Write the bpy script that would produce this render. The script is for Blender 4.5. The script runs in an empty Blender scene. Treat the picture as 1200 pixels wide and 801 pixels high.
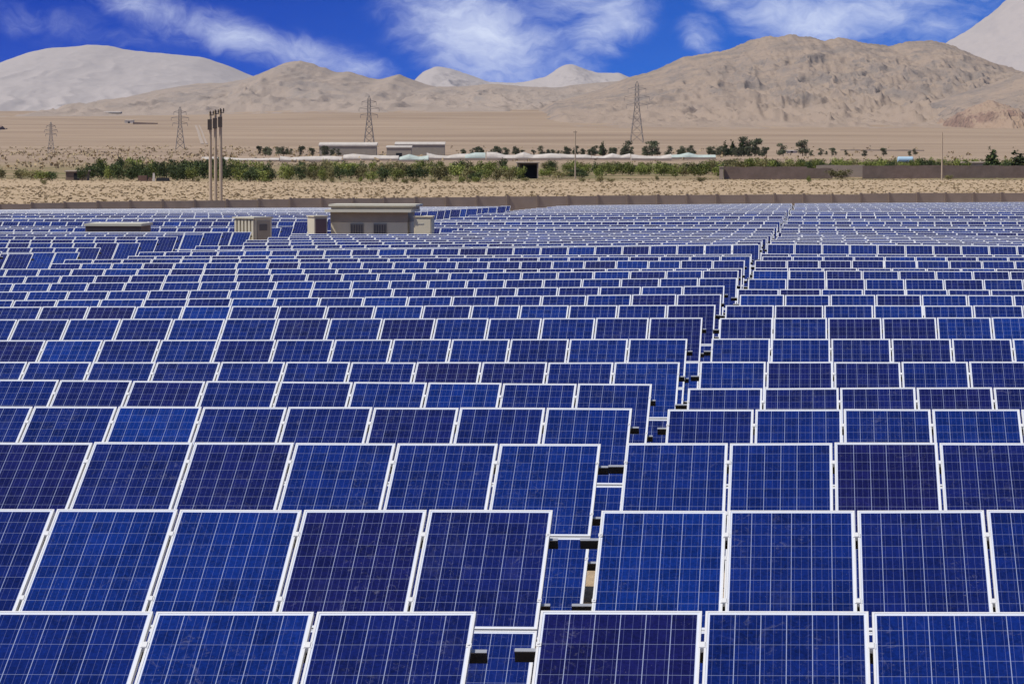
import bpy, bmesh, math, random
import numpy as np
from mathutils import Vector, Matrix
C = bpy.context; SC = C.scene; R_ = math.radians
rnd = random.Random(7)

# ------------------------------------------------------------------ camera
F = 3682.0; TH = R_(5.476); CX, CY, HOR = 600.0, 400.5, 175.0; CAMZ = 5.0
PH = math.atan((CY - HOR) / F)
SIN, COS = math.sin(TH), math.cos(TH)
cam = bpy.data.objects.new('camera', bpy.data.cameras.new('camera')); SC.collection.objects.link(cam)
cam.location = (0, 0, CAMZ); cam.rotation_euler = (math.pi / 2 - PH, 0, TH)
cam.data.sensor_width = 36; cam.data.lens = 36 * F / 1200
cam.data.clip_start = .5; cam.data.clip_end = 80000
SC.camera = cam
SC.view_settings.view_transform = 'Standard'; SC.view_settings.look = 'None'
SC.view_settings.gamma = 1; SC.view_settings.use_curve_mapping = False
SC.view_settings.exposure = 0.0

# ------------------------------------------------------------------ sun and sky
SUN_EL, SUN_AZ = R_(60), R_(-119)          # azimuth from +Y, positive towards +X
sd = Vector((math.sin(SUN_AZ) * math.cos(SUN_EL), math.cos(SUN_AZ) * math.cos(SUN_EL), math.sin(SUN_EL)))
sun = bpy.data.objects.new('sun', bpy.data.lights.new('sun', 'SUN')); SC.collection.objects.link(sun)
sun.data.energy = 4.3; sun.data.angle = R_(.53); sun.data.color = (1, .95, .87)
sun.rotation_euler = sd.to_track_quat('Z', 'Y').to_euler(); sun.location = (-40, 0, 80)

class NT:
    """small helper for writing node trees"""
    def __init__(s, tree): s.t = tree; s.n = tree.nodes; s.l = tree.links
    def new(s, typ, **kw):
        n = s.n.new(typ)
        for k, v in kw.items(): setattr(n, k, v)
        return n
    def put(s, sock, v):
        if hasattr(v, 'is_linked') or isinstance(v, bpy.types.NodeSocket): s.l.new(v, sock)
        elif v is not None:
            if sock.type == 'RGBA' and len(v) == 3: v = (*v, 1)
            sock.default_value = v
    def m(s, op, a, b=None, c=None, clamp=False):
        n = s.new('ShaderNodeMath', operation=op, use_clamp=clamp)
        s.put(n.inputs[0], a)
        if b is not None: s.put(n.inputs[1], b)
        if c is not None: s.put(n.inputs[2], c)
        return n.outputs[0]
    def mix(s, f, a, b, blend='MIX'):
        n = s.new('ShaderNodeMix', data_type='RGBA', blend_type=blend); n.clamp_factor = True
        s.put(n.inputs[0], f); s.put(n.inputs[6], a); s.put(n.inputs[7], b); return n.outputs[2]
    def noise(s, vec, scale, detail=4, rough=.55, dist=0, dim='3D'):
        n = s.new('ShaderNodeTexNoise', noise_dimensions=dim)
        if vec is not None: s.l.new(vec, n.inputs['Vector'])
        n.inputs['Scale'].default_value = scale; n.inputs['Detail'].default_value = detail
        n.inputs['Roughness'].default_value = rough; n.inputs['Distortion'].default_value = dist
        return n.outputs[0]
    def ramp(s, f, stops, interp='LINEAR'):
        n = s.new('ShaderNodeValToRGB'); s.l.new(f, n.inputs[0]); cr = n.color_ramp; cr.interpolation = interp
        while len(cr.elements) < len(stops): cr.elements.new(.5)
        for e, (p, c) in zip(cr.elements, stops):
            e.position = p; e.color = (*c, 1) if isinstance(c, tuple) else (c, c, c, 1)
        return n.outputs[0]
    def smooth(s, f, a, b):
        n = s.new('ShaderNodeMapRange', interpolation_type='SMOOTHSTEP'); s.put(n.inputs[0], f)
        s.put(n.inputs[1], a); s.put(n.inputs[2], b); return n.outputs[0]
    def map(s, vec, scale=(1, 1, 1), loc=(0, 0, 0), rot=(0, 0, 0)):
        n = s.new('ShaderNodeMapping'); s.l.new(vec, n.inputs[0])
        n.inputs[1].default_value = loc; n.inputs[2].default_value = rot; n.inputs[3].default_value = scale
        return n.outputs[0]
    def xyz(s, x, y, z=0.0):
        n = s.new('ShaderNodeCombineXYZ')
        for i, v in enumerate((x, y, z)): s.put(n.inputs[i], v)
        return n.outputs[0]

W = bpy.data.worlds.new('World'); SC.world = W; W.use_nodes = True
w = NT(W.node_tree); w.n.clear()
sky = w.new('ShaderNodeTexSky', sky_type='NISHITA', sun_disc=False, sun_elevation=SUN_EL, sun_rotation=SUN_AZ, altitude=1200, air_density=1.0, dust_density=.4, ozone_density=2.0)
tc = w.new('ShaderNodeTexCoord'); sp = w.new('ShaderNodeSeparateXYZ'); w.l.new(tc.outputs['Generated'], sp.inputs[0])
az = w.m('ADD', w.m('ARCTAN2', sp.outputs[0], sp.outputs[1]), TH)     # azimuth from the middle of the view
el = w.m('ARCSINE', sp.outputs[2])
dU = w.m('MULTIPLY', az, F / 100); dV = w.m('MULTIPLY', el, F / 100)   # direction in units of 1.556 degrees
dirv = w.xyz(dU, dV)
blue = w.ramp(w.m('MULTIPLY', dV, .25), [(0, (.006, .125, .74)), (.12, (.004, .108, .69)), (.3, (.003, .080, .58)), (.5, (.003, .064, .49)), (1, (.02, .08, .5))])
lr = w.smooth(dU, -6.0, 6.0)
blue = w.mix(1, blue, w.mix(lr, (.45, .66, .84), (4.5, 1.75, 1.10)), 'MULTIPLY')
graded = w.mix(1, sky.outputs[0], (.094, .094, .105), 'MULTIPLY')
skyc = w.mix(w.smooth(el, R_(3.5), R_(16)), blue, graded)
def blob(u, v, su, sv, rot):
    vec = w.map(dirv, loc=(-u, -v, 0))
    vec = w.map(vec, rot=(0, 0, -rot)); vec = w.map(vec, scale=(1 / su, 1 / sv, 1))
    n = w.new('ShaderNodeVectorMath', operation='LENGTH'); w.l.new(vec, n.inputs[0])
    return w.m('SUBTRACT', 1, w.smooth(n.outputs[1], 0.0, 1.0))
wq = w.noise(dirv, .9, 3)
wvec = w.new('ShaderNodeVectorMath', operation='ADD'); w.l.new(dirv, wvec.inputs[0]); w.l.new(w.xyz(w.m('MULTIPLY', wq, .9), w.m('MULTIPLY', w.noise(dirv, 1.3, 3), .7)), wvec.inputs[1])
n1 = w.noise(w.map(wvec.outputs[0], scale=(.55, 1.25, 1), rot=(0, 0, .45)), 1.9, 10, .66, .1)
n2 = w.noise(w.map(wvec.outputs[0], scale=(.55, 1.3, 1), rot=(0, 0, .35)), 5.5, 9, .68)
mask = None
for (px, py, su, sv, rot, k) in [(180, 12, 1.5, .45, -.40, .62), (265, 42, 1.5, .42, -.30, .66), (345, 62, 1.5, .40, -.2, .66), (415, 78, 1.0, .3, -.15, .50), (60, 30, 1.6, .5, -.1, .22), (560, 40, 1.9, 1.0, -.4, .86), (640, 75, 1.2, .40, -.1, .52),
                                 (715, 25, 1.0, .62, .5, .72), (660, 5, 1.6, .5, 0, .55), (820, 40, .5, .4, -.6, .5), (950, 22, 1.5, .65, -.1, .86), (1010, 15, 1.6, .55, .1, .70), (1090, 30, 1.4, .7, .3, .40), (120, 45, 1.4, .35, -.1, .22), (850, 0, .8, .3, 0, .4),
                                 (-500, -100, 5, 1.3, .1, .6), (2200, -200, 6, 1.6, -.1, .6)]:
    b = w.m('MULTIPLY', blob((px - 600) / 100, (HOR - py) / 100, su, sv, rot), k)
    mask = b if mask is None else w.m('MAXIMUM', mask, b)
dens = w.m('ADD', w.m('MULTIPLY', n1, .75), w.m('MULTIPLY', n2, .25))
cl = w.m('MULTIPLY', w.smooth(w.m('ADD', dens, w.m('MULTIPLY', mask, .55)), .50, 1.22), w.smooth(mask, 0, .30))
skyc = w.mix(w.m('MULTIPLY', cl, 1.0, clamp=True), skyc, (.74, .81, 1.0))
bg = w.new('ShaderNodeBackground'); w.l.new(skyc, bg.inputs[0]); bg.inputs[1].default_value = 1.0
wo = w.new('ShaderNodeOutputWorld'); w.l.new(bg.outputs[0], wo.inputs[0])

# ------------------------------------------------------------------ places
def at(px, py, d):
    """world point seen at photo pixel (px, py) at horizontal distance d along the view"""
    a, b = (px - CX) / F, (CY - py) / F
    fx = math.cos(PH) + b * math.sin(PH); up = -math.sin(PH) + b * math.cos(PH)
    k = d / fx; r = a * k; z = CAMZ + up * k
    return Vector((r * COS - d * SIN, r * SIN + d * COS, z))
def on_plane(px, py, Y):
    a, b = (px - CX) / F, (CY - py) / F
    fx = math.cos(PH) + b * math.sin(PH); up = -math.sin(PH) + b * math.cos(PH)
    k = Y / (a * SIN + fx * COS)
    return Vector((k * (a * COS - fx * SIN), Y, CAMZ + up * k))

# ------------------------------------------------------------------ numeric noise
def hsh(ix, iy, seed):
    n = (ix.astype(np.int64) * 374761393 + iy.astype(np.int64) * 668265263 + seed * 144269504) & 0xffffffff
    n = ((n ^ (n >> 13)) * 1274126177) & 0xffffffff
    return ((n ^ (n >> 16)) & 0xffff) / 65535.0
def vnoise(x, y, seed=0):
    x = np.asarray(x, float); y = np.asarray(y, float)
    ix, iy = np.floor(x), np.floor(y); fx, fy = x - ix, y - iy
    fx = fx * fx * fx * (fx * (fx * 6 - 15) + 10); fy = fy * fy * fy * (fy * (fy * 6 - 15) + 10)
    a, b, c, d = hsh(ix, iy, seed), hsh(ix + 1, iy, seed), hsh(ix, iy + 1, seed), hsh(ix + 1, iy + 1, seed)
    return (a * (1 - fx) + b * fx) * (1 - fy) + (c * (1 - fx) + d * fx) * fy
def fbm(x, y, o=5, seed=0, g=.5):
    s, a, t = 0, 1, 0
    for i in range(o):
        s = s + a * vnoise(x * 2**i + 17.3 * i, y * 2**i - 9.1 * i, seed + i); t += a; a *= g
    return s / t
def ridged(x, y, o=5, seed=0, g=.5):
    s, a, t = 0, 1, 0
    for i in range(o):
        n = 1 - np.abs(2 * vnoise(x * 2**i + 31.7 * i, y * 2**i + 5.3 * i, seed + i) - 1)
        s = s + a * n * n; t += a; a *= g
    return s / t

# ------------------------------------------------------------------ the rows of the field (top edge of every table)
Y1, DY, NR = 19.17, 5.7257, 53
TILT = R_(26.2); TOPH = 2.1
XL0, XR0, XM_END, XF0 = -2.077, -1.687, -24.95, -30.5
# row: left block points, right block points: (gap end), (far end) as seen
L = {1: ((558, 717), (182, 716.5)), 2: ((647.7, 598), (67, 596.7)), 3: ((704, 520), (107, 518.3)), 4: ((740.7, 478.5), (38, 476)),
     5: ((764, 450), (69, 445.3)), 6: ((796.7, 424.5), (35, 424)), 7: ((807.5, 396.8), (0, 398.7)), 8: ((823.3, 372.4), (21, 374)),
     9: ((841.7, 357.2), (150, 359.2)), 10: ((None, 344.5), (150, 350.5)), 11: ((None, 335), (150, 340.5)), 12: ((863.7, 325.5), (150, 331)),
     13: ((None, 316.8), (150, 322.5)), 14: ((None, 314.4), (150, 315)), 15: ((None, 305), (32, 308.8)), 16: ((None, 300), (80, 304)),
     17: ((None, 297.8), (126, 300)), 18: ((890, 286.5), (163, 295.3)), 19: ((None, 285.6), (199, 293)), 20: ((None, 283.2), (235, 288)),
     21: ((None, 281.2), (264, 284)), 22: ((None, 279.4), (292, 281)), 23: ((None, 277.6), (317, 278)), 24: ((None, 276), (340, 276)), 25: ((None, 274.2), (364, 274))}
RR = {1: ((634, 715.5), (1024, 716.7)), 2: ((705, 598), (1158, 597.5)), 3: ((734, 519), (1101, 519)), 4: ((782.7, 479.5), (1196, 479.5)),
      5: ((806.5, 455), (1164, 454)), 6: ((820.7, 424), (1135, 424)), 7: ((838, 396.8), (1200, 397)), 8: ((843.7, 373), (1162, 372)),
      9: ((None, 357.8), (1200, 358)), 10: ((None, 345.3), (1200, 346)), 11: ((None, 338.7), (1200, 339.5)), 12: ((None, 326.7), (1200, 327.5)),
      13: ((None, 317), (1200, 318)), 14: ((None, 313.6), (1200, 314.7)), 15: ((None, 305), (1200, 306)), 16: ((None, 300.3), (1200, 301)),
      17: ((None, 297.3), (1200, 298.5)), 18: ((None, 286), (1200, 288.4))}
GY = {26: 272.4, 27: 270.2, 28: 267.3, 29: 266.6, 30: 265.2, 31: 262.8, 32: 259.4, 33: 258.9, 34: 257.7, 35: 256.1, 36: 253.2, 37: 252.7, 38: 250.7, 39: 248.8, 40: 248.2,
      41: 247.2, 42: 246.4, 43: 245.4, 44: 244.4, 45: 243.7, 46: 242.9, 47: 242.2, 48: 241.5, 49: 240.8, 50: 240.1, 51: 239.5, 52: 238.9, 53: 238.3}
FL = {19: (32, 297), 20: (74, 295.5), 21: (112, 290), 22: (144.5, 284.5), 23: (180, 280.5), 24: (210, 277), 25: (237, 274.4), 26: (261, 272.3), 27: (284, 271.8),
      28: (309, 268.5), 29: (329, 266.8), 30: (348, 265)}
rows = {}
for r in range(1, NR + 1):
    Y = Y1 + DY * (r - 1)
    def xpix(X): 
        return CX + F * (X * COS + Y * SIN) / (-X * SIN + Y * COS)
    def line(pts, X0):
        (xa, ya), (xb, yb) = pts
        A = on_plane(xpix(X0) if xa is None else xa, ya, Y); B = on_plane(xb, yb, Y)
        sl = (B.z - A.z) / (B.x - A.x)
        return A.x, A.z, sl
    if r in L: lx, lz, ls = line(L[r], XL0)
    else:
        t = (r - 25) / 28.0
        lx, lz, ls = line(((None, GY[r]), (xpix(XM_END), GY[r] + .0085 * t * 24 * F / Y)), XL0)
    if r in RR: rx, rz, rs = line(RR[r], XR0)
    else:
        g = L[r][0][1] if r in L else GY[r]
        rx, rz, rs = line(((None, g), (1200, g + (2.0 if r < 26 else .5 - 2.0 * (r - 26) / 27))), XR0)
    zM = lz + ls * (XM_END - lx)
    if r in FL: fxx, fyy = FL[r]; P = on_plane(fxx, fyy, Y); fz = P.z
    elif r > 30: fz = lz + ls * (XF0 - lx) + .25 * max(0, 1 - (r - 30) / 20)
    else: fz = zM
    fs = ls * .6 if r > 18 else 0.004
    rows[r] = dict(Y=Y, lx=lx, lz=lz, ls=ls, rx=rx, rz=rz, rs=rs, fz=fz, fs=fs)
rY = np.array([rows[r]['Y'] - 1.5 for r in rows])
def sm(key, k=1):
    a = np.array([rows[r][key] for r in rows]); 
    if k: a = np.convolve(np.pad(a, k, 'edge'), np.ones(2 * k + 1) / (2 * k + 1), 'valid')
    return a
aG = (sm('lz', 0) + sm('rz', 0)) / 2; aLS, aRS, aFZ, aFS = sm('ls'), sm('rs'), sm('fz', 0), sm('fs')
FARD = [317, 345, 800, 1000, 1500, 2000, 3000, 4500, 5500, 6500, 9000, 11000, 20500]
FARZ = [CAMZ - h for h in (7.3, 7.25, 7.3, 6.8, 4.3, 1.4, -10, -35.5, -55, -76, -122, -152, -255)]
def ground(X, Y):
    X = np.asarray(X, float); Y = np.asarray(Y, float)
    off = np.tanh(np.clip(-2 - X, 0, None) / 40) * 40; mid = np.interp(Y, rY, aG) + np.interp(Y, rY, aLS) * -off
    ro = np.tanh(np.clip(X + 1.7, 0, None) / 25) * 25; mid = mid + np.interp(Y, rY, aRS) * ro
    foff = np.tanh(np.clip(-30.5 - X, 0, None) / 40) * 40
    fl = np.interp(Y, rY, aFZ) - np.interp(Y, rY, aFS) * foff
    k = np.clip((-25.5 - X) / 4.5, 0, 1); k = k * k * (3 - 2 * k) * np.clip((Y - 105) / 15, 0, 1)
    near = mid * (1 - k) + fl * k - TOPH
    d = -X * SIN + Y * COS; lat = X * COS + Y * SIN
    lf = np.clip((-.06 - lat / np.maximum(d, 1)) / .08, 0, 1); lf = lf * lf * (3 - 2 * lf) * np.clip((d - 4500) / 2500, 0, 1)
    far = np.interp(d, FARD, FARZ); far = far * (1 - .15 * lf); far = far + (fbm(X / 90, Y / 90, 3, 5) - .5) * np.clip((d - 340) / 300, 0, 1) * 1.0 + (fbm(X / 900, Y / 900, 3, 9) - .5) * np.clip((d - 1500) / 3000, 0, 1) * 14
    t = np.clip((d - 300) / 45, 0, 1); t = t * t * (3 - 2 * t)
    return near * (1 - t) + far * t
def gz(x, y): return float(ground(x, y))
def base_d(px, y, d0=900, d1=9000):
    """distance at which the ground shows at photo height y"""
    for d in np.geomspace(d0, d1, 400):
        p = at(px, y, float(d))
        if gz(p.x, p.y) >= p.z: return float(d)
    return d1
def on_ground(px, d):
    p = at(px, 300, d); p.z = gz(p.x, p.y); return p

# ------------------------------------------------------------------ object helpers
COL = SC.collection
def link_mesh(name, me, parent=None, loc=None):
    o = bpy.data.objects.new(name, me); COL.objects.link(o)
    if parent: o.parent = parent
    if loc is not None: o.location = loc
    return o
def tag(o, label, cat, group=None, kind=None):
    if label: o['label'] = label
    if cat: o['category'] = cat
    if group: o['group'] = group
    if kind: o['kind'] = kind
    return o
def empty(name, loc, label, cat, group=None):
    o = bpy.data.objects.new(name, None); COL.objects.link(o); o.location = loc; o.empty_display_size = .3
    return tag(o, label, cat, group)
class MB:
    """collects boxes, bars, tubes and quads; build() makes one mesh"""
    def __init__(s): s.v = []; s.f = []; s.mi = []; s.cur = 0
    def hexa(s, c8):
        b = len(s.v); s.v += [tuple(p) for p in c8]
        for q in ((0, 3, 2, 1), (4, 5, 6, 7), (0, 1, 5, 4), (1, 2, 6, 5), (2, 3, 7, 6), (3, 0, 4, 7)):
            s.f.append(tuple(b + i for i in q)); s.mi.append(s.cur)
    def box(s, x0, x1, y0, y1, z0, z1, top=0):
        t = top
        s.hexa([(x0, y0, z0), (x1, y0, z0), (x1, y1, z0), (x0, y1, z0), (x0 + t, y0 + t, z1), (x1 - t, y0 + t, z1), (x1 - t, y1 - t, z1), (x0 + t, y1 - t, z1)])
    def bar(s, a, b, w, w2=None):
        a, b = Vector(a), Vector(b); w2 = w if w2 is None else w2; d = (b - a).normalized()
        u = d.cross(Vector((0, 0, 1)) if abs(d.z) < .95 else Vector((1, 0, 0))).normalized(); v = d.cross(u)
        c = []
        for p, q in ((a, w / 2), (b, w2 / 2)): c += [p - u * q - v * q, p + u * q - v * q, p + u * q + v * q, p - u * q + v * q]
        s.hexa(c)
    def tube(s, pts, rad, n=8):
        b = len(s.v)
        for (p, r) in zip(pts, rad):
            for i in range(n):
                a = 2 * math.pi * i / n; s.v.append((p[0] + r * math.cos(a), p[1] + r * math.sin(a), p[2]))
        for k in range(len(pts) - 1):
            for i in range(n):
                s.f.append((b + k * n + i, b + k * n + (i + 1) % n, b + (k + 1) * n + (i + 1) % n, b + (k + 1) * n + i)); s.mi.append(s.cur)
        s.f.append(tuple(b + (len(pts) - 1) * n + i for i in range(n))); s.mi.append(s.cur)
        s.f.append(tuple(b + i for i in reversed(range(n)))); s.mi.append(s.cur)
    def mesh(s, name, mats):
        me = bpy.data.meshes.new(name); me.from_pydata(s.v, [], s.f)
        for m in (mats if isinstance(mats, (list, tuple)) else [mats]): me.materials.append(m)
        me.polygons.foreach_set('material_index', s.mi); me.update(); return me
    def build(s, name, mats, parent=None, loc=None): return link_mesh(name, s.mesh(name, mats), parent, loc)

# ------------------------------------------------------------------ materials
def mat(name):
    m = bpy.data.materials.new(name); m.use_nodes = True
    t = NT(m.node_tree); t.n.clear(); o = t.new('ShaderNodeOutputMaterial'); b = t.new('ShaderNodeBsdfPrincipled')
    t.l.new(b.outputs[0], o.inputs[0]); return m, t, b
def simple(name, col, rough=.7, metal=0, var=.15, scale=2.0, spec=.5, bump=0):
    m, t, b = mat(name); tc = t.new('ShaderNodeTexCoord')
    n = t.noise(tc.outputs['Object'], scale, 5, .6)
    k = t.m('MULTIPLY_ADD', n, 2 * var, 1 - var)
    t.put(b.inputs['Base Color'], t.mix(1, col, t.xyz(k, k, k), 'MULTIPLY'))
    b.inputs['Roughness'].default_value = rough; b.inputs['Metallic'].default_value = metal; b.inputs['Specular IOR Level'].default_value = spec
    if bump:
        bn = t.new('ShaderNodeBump'); bn.inputs['Strength'].default_value = bump; t.l.new(n, bn.inputs['Height']); t.l.new(bn.outputs[0], b.inputs['Normal'])
    return m
M = {}
M['alu'] = simple('anodised aluminium', (.66, .655, .64), .45, 0.0, .14, 2.5, .4)
M['steel'] = simple('dark steel', (.030, .028, .028), .55, 0, .3, 8, .4)  # near black puts the shade under the panels into the purlin colour
M['galv'] = simple('galvanised steel', (.45, .46, .48), .45, .6, .2, 8)
M['post'] = simple('rust brown steel', (.055, .04, .033), .75, 0, .3, 5)
M['backsheet'] = simple('white backsheet', (.6, .6, .6), .8, 0, .05, 3)
M['precast'] = simple('brown precast concrete', (.40, .315, .24), .9, 0, .25, .7, .2)
M['precast2'] = simple('dark precast concrete post', (.29, .225, .175), .9, 0, .25, 1.5, .2)
M['beige'] = simple('beige painted metal', (.60, .54, .40), .6, 0, .12, 1.2)
M['cream'] = simple('cream roof sheet', (.60, .56, .44), .6, 0, .08, .8)
M['khaki'] = simple('khaki cabin wall', (.70, .62, .44), .8, 0, .15, 1.0)
M['brown'] = simple('dark brown cladding', (.36, .305, .235), .8, 0, .2, 1.2)
M['maroon'] = simple('maroon brown panel', (.16, .10, .10), .7, 0, .2, 1.2)
M['louvre'] = simple('dark louvre', (.13, .115, .10), .6, 0, .2, 3)
M['concrete'] = simple('weathered pole concrete', (.48, .38, .27), .9, 0, .25, 1.5, .2)
M['adobe'] = simple('dark mud brick', (.21, .155, .125), .95, 0, .45, .5, .1)
M['block'] = simple('pale block wall', (.36, .29, .23), .9, 0, .2, .5, .1)
M['white'] = simple('white sheeting', (.50, .45, .39), .8, 0, .4, .35)
M['mint'] = simple('pale green sheeting', (.42, .48, .43), .8, 0, .3, .35)
M['bluegrey'] = simple('grey green wall', (.33, .285, .225), .8, 0, .2, .4)
M['tank'] = simple('pale blue plastic', (.40, .56, .66), .45, 0, .1, .6)
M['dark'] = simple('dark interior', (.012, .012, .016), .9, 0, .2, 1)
M['pylon'] = simple('weathered lattice steel', (.22, .20, .185), .7, .1, .2, .5)
M['bark'] = simple('grey brown bark', (.10, .075, .055), .95, 0, .3, 3, .1)
M['rock'] = simple('dark desert rock', (.12, .095, .085), .95, 0, .5, .15, .1, .5)
M['rust'] = simple('rusty scrap', (.11, .06, .045), .9, 0, .4, 1)

def make_cell_material():
    m, t, b = mat('polycrystalline cells')
    tc = t.new('ShaderNodeTexCoord'); oi = t.new('ShaderNodeObjectInfo')
    s = t.new('ShaderNodeSeparateXYZ'); t.l.new(tc.outputs['Object'], s.inputs[0])
    P = .1565
    cu = t.m('ADD', t.m('DIVIDE', s.outputs[0], P), 3.0); cv = t.m('ADD', t.m('DIVIDE', s.outputs[1], P * 1.01), 5.0)
    fu, fv = t.m('FRACT', cu), t.m('FRACT', cv)
    eu = t.m('MINIMUM', fu, t.m('SUBTRACT', 1, fu)); ev = t.m('MINIMUM', fv, t.m('SUBTRACT', 1, fv))
    edge_u = t.m('LESS_THAN', eu, .016); edge_v = t.m('LESS_THAN', ev, .015)
    ins = t.m('MULTIPLY', t.m('LESS_THAN', t.m('ABSOLUTE', t.m('SUBTRACT', cu, 3)), 3.0), t.m('LESS_THAN', t.m('ABSOLUTE', t.m('SUBTRACT', cv, 5)), 5.0))
    # three busbars per cell
    fb = t.m('FRACT', t.m('ADD', t.m('MULTIPLY', fu, 3), 0.0)); bus = t.m('LESS_THAN', t.m('ABSOLUTE', t.m('SUBTRACT', fb, .5)), .024)
    rv = t.xyz(t.m('MULTIPLY', oi.outputs['Random'], 91.7), 0, t.m('MULTIPLY', oi.outputs['Random'], 37.1))
    va = t.new('ShaderNodeVectorMath', operation='ADD'); t.l.new(t.xyz(t.m('FLOOR', cu), t.m('FLOOR', cv)), va.inputs[0]); t.l.new(rv, va.inputs[1])
    wn = t.new('ShaderNodeTexWhiteNoise'); t.l.new(va.outputs[0], wn.inputs[0])
    pv = t.new('ShaderNodeVectorMath', operation='ADD'); t.l.new(tc.outputs['Object'], pv.inputs[0]); t.l.new(rv, pv.inputs[1])
    vo = t.new('ShaderNodeTexVoronoi'); t.l.new(pv.outputs[0], vo.inputs['Vector']); vo.inputs['Scale'].default_value = 55
    vs = t.new('ShaderNodeSeparateColor'); t.l.new(vo.outputs['Color'], vs.inputs[0])
    big = t.noise(pv.outputs[0], 1.6, 3, .6)
    wr = t.new('ShaderNodeTexWhiteNoise', noise_dimensions='1D'); t.l.new(t.m('MULTIPLY', oi.outputs['Random'], 713.0), wr.inputs['W'])
    base = t.ramp(wr.outputs['Value'], [(0, (.0060, .0064, .064)), (.14, (.0048, .0084, .080)), (.5, (.0034, .0114, .100)), (.85, (.0030, .0146, .120)), (1, (.0030, .0210, .155))])
    fing = t.noise(t.map(pv.outputs[0], scale=(1, .12, 1)), 95, 3, .7)
    k = t.m('ADD', t.m('MULTIPLY_ADD', wn.outputs['Value'], .44, .30), t.m('ADD', t.m('MULTIPLY', vs.outputs[0], .42), t.m('ADD', t.m('MULTIPLY_ADD', big, .7, -.32), t.m('MULTIPLY_ADD', fing, 1.1, -.33))))
    k = t.m('MAXIMUM', k, .12)
    cell = t.mix(1, base, t.xyz(k, k, t.m('MULTIPLY_ADD', k, .9, .1)), 'MULTIPLY')
    cell = t.mix(t.m('MULTIPLY', bus, .30), cell, (.22, .25, .46))
    grid = t.m('MULTIPLY', t.m('MAXIMUM', t.m('MULTIPLY', edge_u, .66), t.m('MULTIPLY', edge_v, .34)), 1.0)
    col = t.mix(grid, cell, (.40, .45, .62))
    col = t.mix(ins, (.62, .65, .72), col)
    # dust: faint smears and splashes, heavier towards the lower edge of a panel
    d1 = t.smooth(t.noise(t.map(pv.outputs[0], scale=(1, .45, 1)), 3.2, 7, .7), .55, .85)
    d2 = t.smooth(t.noise(pv.outputs[0], 17, 5, .75), .66, .80)
    low = t.smooth(s.outputs[1], -.2, -.83)
    dust = t.m('ADD', t.m('MULTIPLY', d1, .07), t.m('MULTIPLY', d2, t.m('MULTIPLY_ADD', low, .10, .06)))
    d3 = t.smooth(t.noise(t.map(pv.outputs[0], scale=(1, .7, 1)), 46, 3, .7, 1.5), .63, .72)
    d4 = t.m('MULTIPLY', t.smooth(t.noise(t.map(pv.outputs[0], scale=(1, .8, 1)), 7, 7, .8, 2.5), .54, .66), t.smooth(t.noise(pv.outputs[0], .9, 2), .46, .62))
    dust = t.m('ADD', dust, t.m('MULTIPLY', d4, .13))
    dust = t.m('ADD', dust, t.m('MULTIPLY', d3, t.m('MULTIPLY', t.smooth(t.noise(pv.outputs[0], 2.3, 2), .5, .7), .30)))
    col = t.mix(dust, col, (.36, .35, .37))
    t.put(b.inputs['Base Color'], col)
    t.put(b.inputs['Roughness'], t.m('MULTIPLY_ADD', dust, 2.0, .12, clamp=True))
    b.inputs['Specular IOR Level'].default_value = .26
    return m
M['cells'] = make_cell_material()

def make_sand_material():
    m, t, b = mat('desert ground'); tc = t.new('ShaderNodeTexCoord'); P = tc.outputs['Object']
    s = t.new('ShaderNodeSeparateXYZ'); t.l.new(P, s.inputs[0])
    d = t.m('ADD', t.m('MULTIPLY', s.outputs[0], -SIN), t.m('MULTIPLY', s.outputs[1], COS))     # distance out from the field
    fine = t.noise(P, 1.3, 8, .7); midn = t.noise(t.map(P, scale=(1, .45, 1)), .16, 6, .65); big = t.noise(t.map(P, scale=(.35, 1, 1)), .006, 6, .6)
    near = t.ramp(fine, [(.25, (.24, .175, .105)), (.42, (.42, .31, .195)), (.75, (.54, .41, .27))])
    near = t.mix(t.m('MULTIPLY', t.smooth(midn, .46, .66), .30), near, (.25, .18, .095))
    plain = t.ramp(big, [(.3, (.255, .185, .13)), (.48, (.315, .232, .162)), (.62, (.36, .268, .188)), (.75, (.40, .305, .22))])
    pf = t.noise(t.map(P, scale=(.22, 1, 1)), .03, 7, .65)
    plain = t.mix(t.m('MULTIPLY', t.smooth(pf, .50, .70), .18), plain, (.225, .175, .125))
    plain = t.mix(t.m('MULTIPLY', t.smooth(t.noise(t.map(P, scale=(.12, 1, 1)), .008, 6, .7),   .58, .70), .30), plain, (.48, .38, .28))
    orchard = t.mix(t.smooth(t.noise(P, .06, 4), .42, .6), (.30, .22, .13), (.17, .15, .07))
    c = t.mix(t.smooth(d, 690, 800), near, orchard)
    c = t.mix(t.smooth(d, 1000, 1400), c, plain)
    t.put(b.inputs['Base Color'], c); b.inputs['Roughness'].default_value = 1; b.inputs['Specular IOR Level'].default_value = .1
    bn = t.new('ShaderNodeBump'); bn.inputs['Strength'].default_value = .55; bn.inputs['Distance'].default_value = .5
    t.l.new(t.m('ADD', fine, t.m('MULTIPLY', midn, 1.5)), bn.inputs['Height']); t.l.new(bn.outputs[0], b.inputs['Normal'])
    return m
M['sand'] = make_sand_material()
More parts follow.
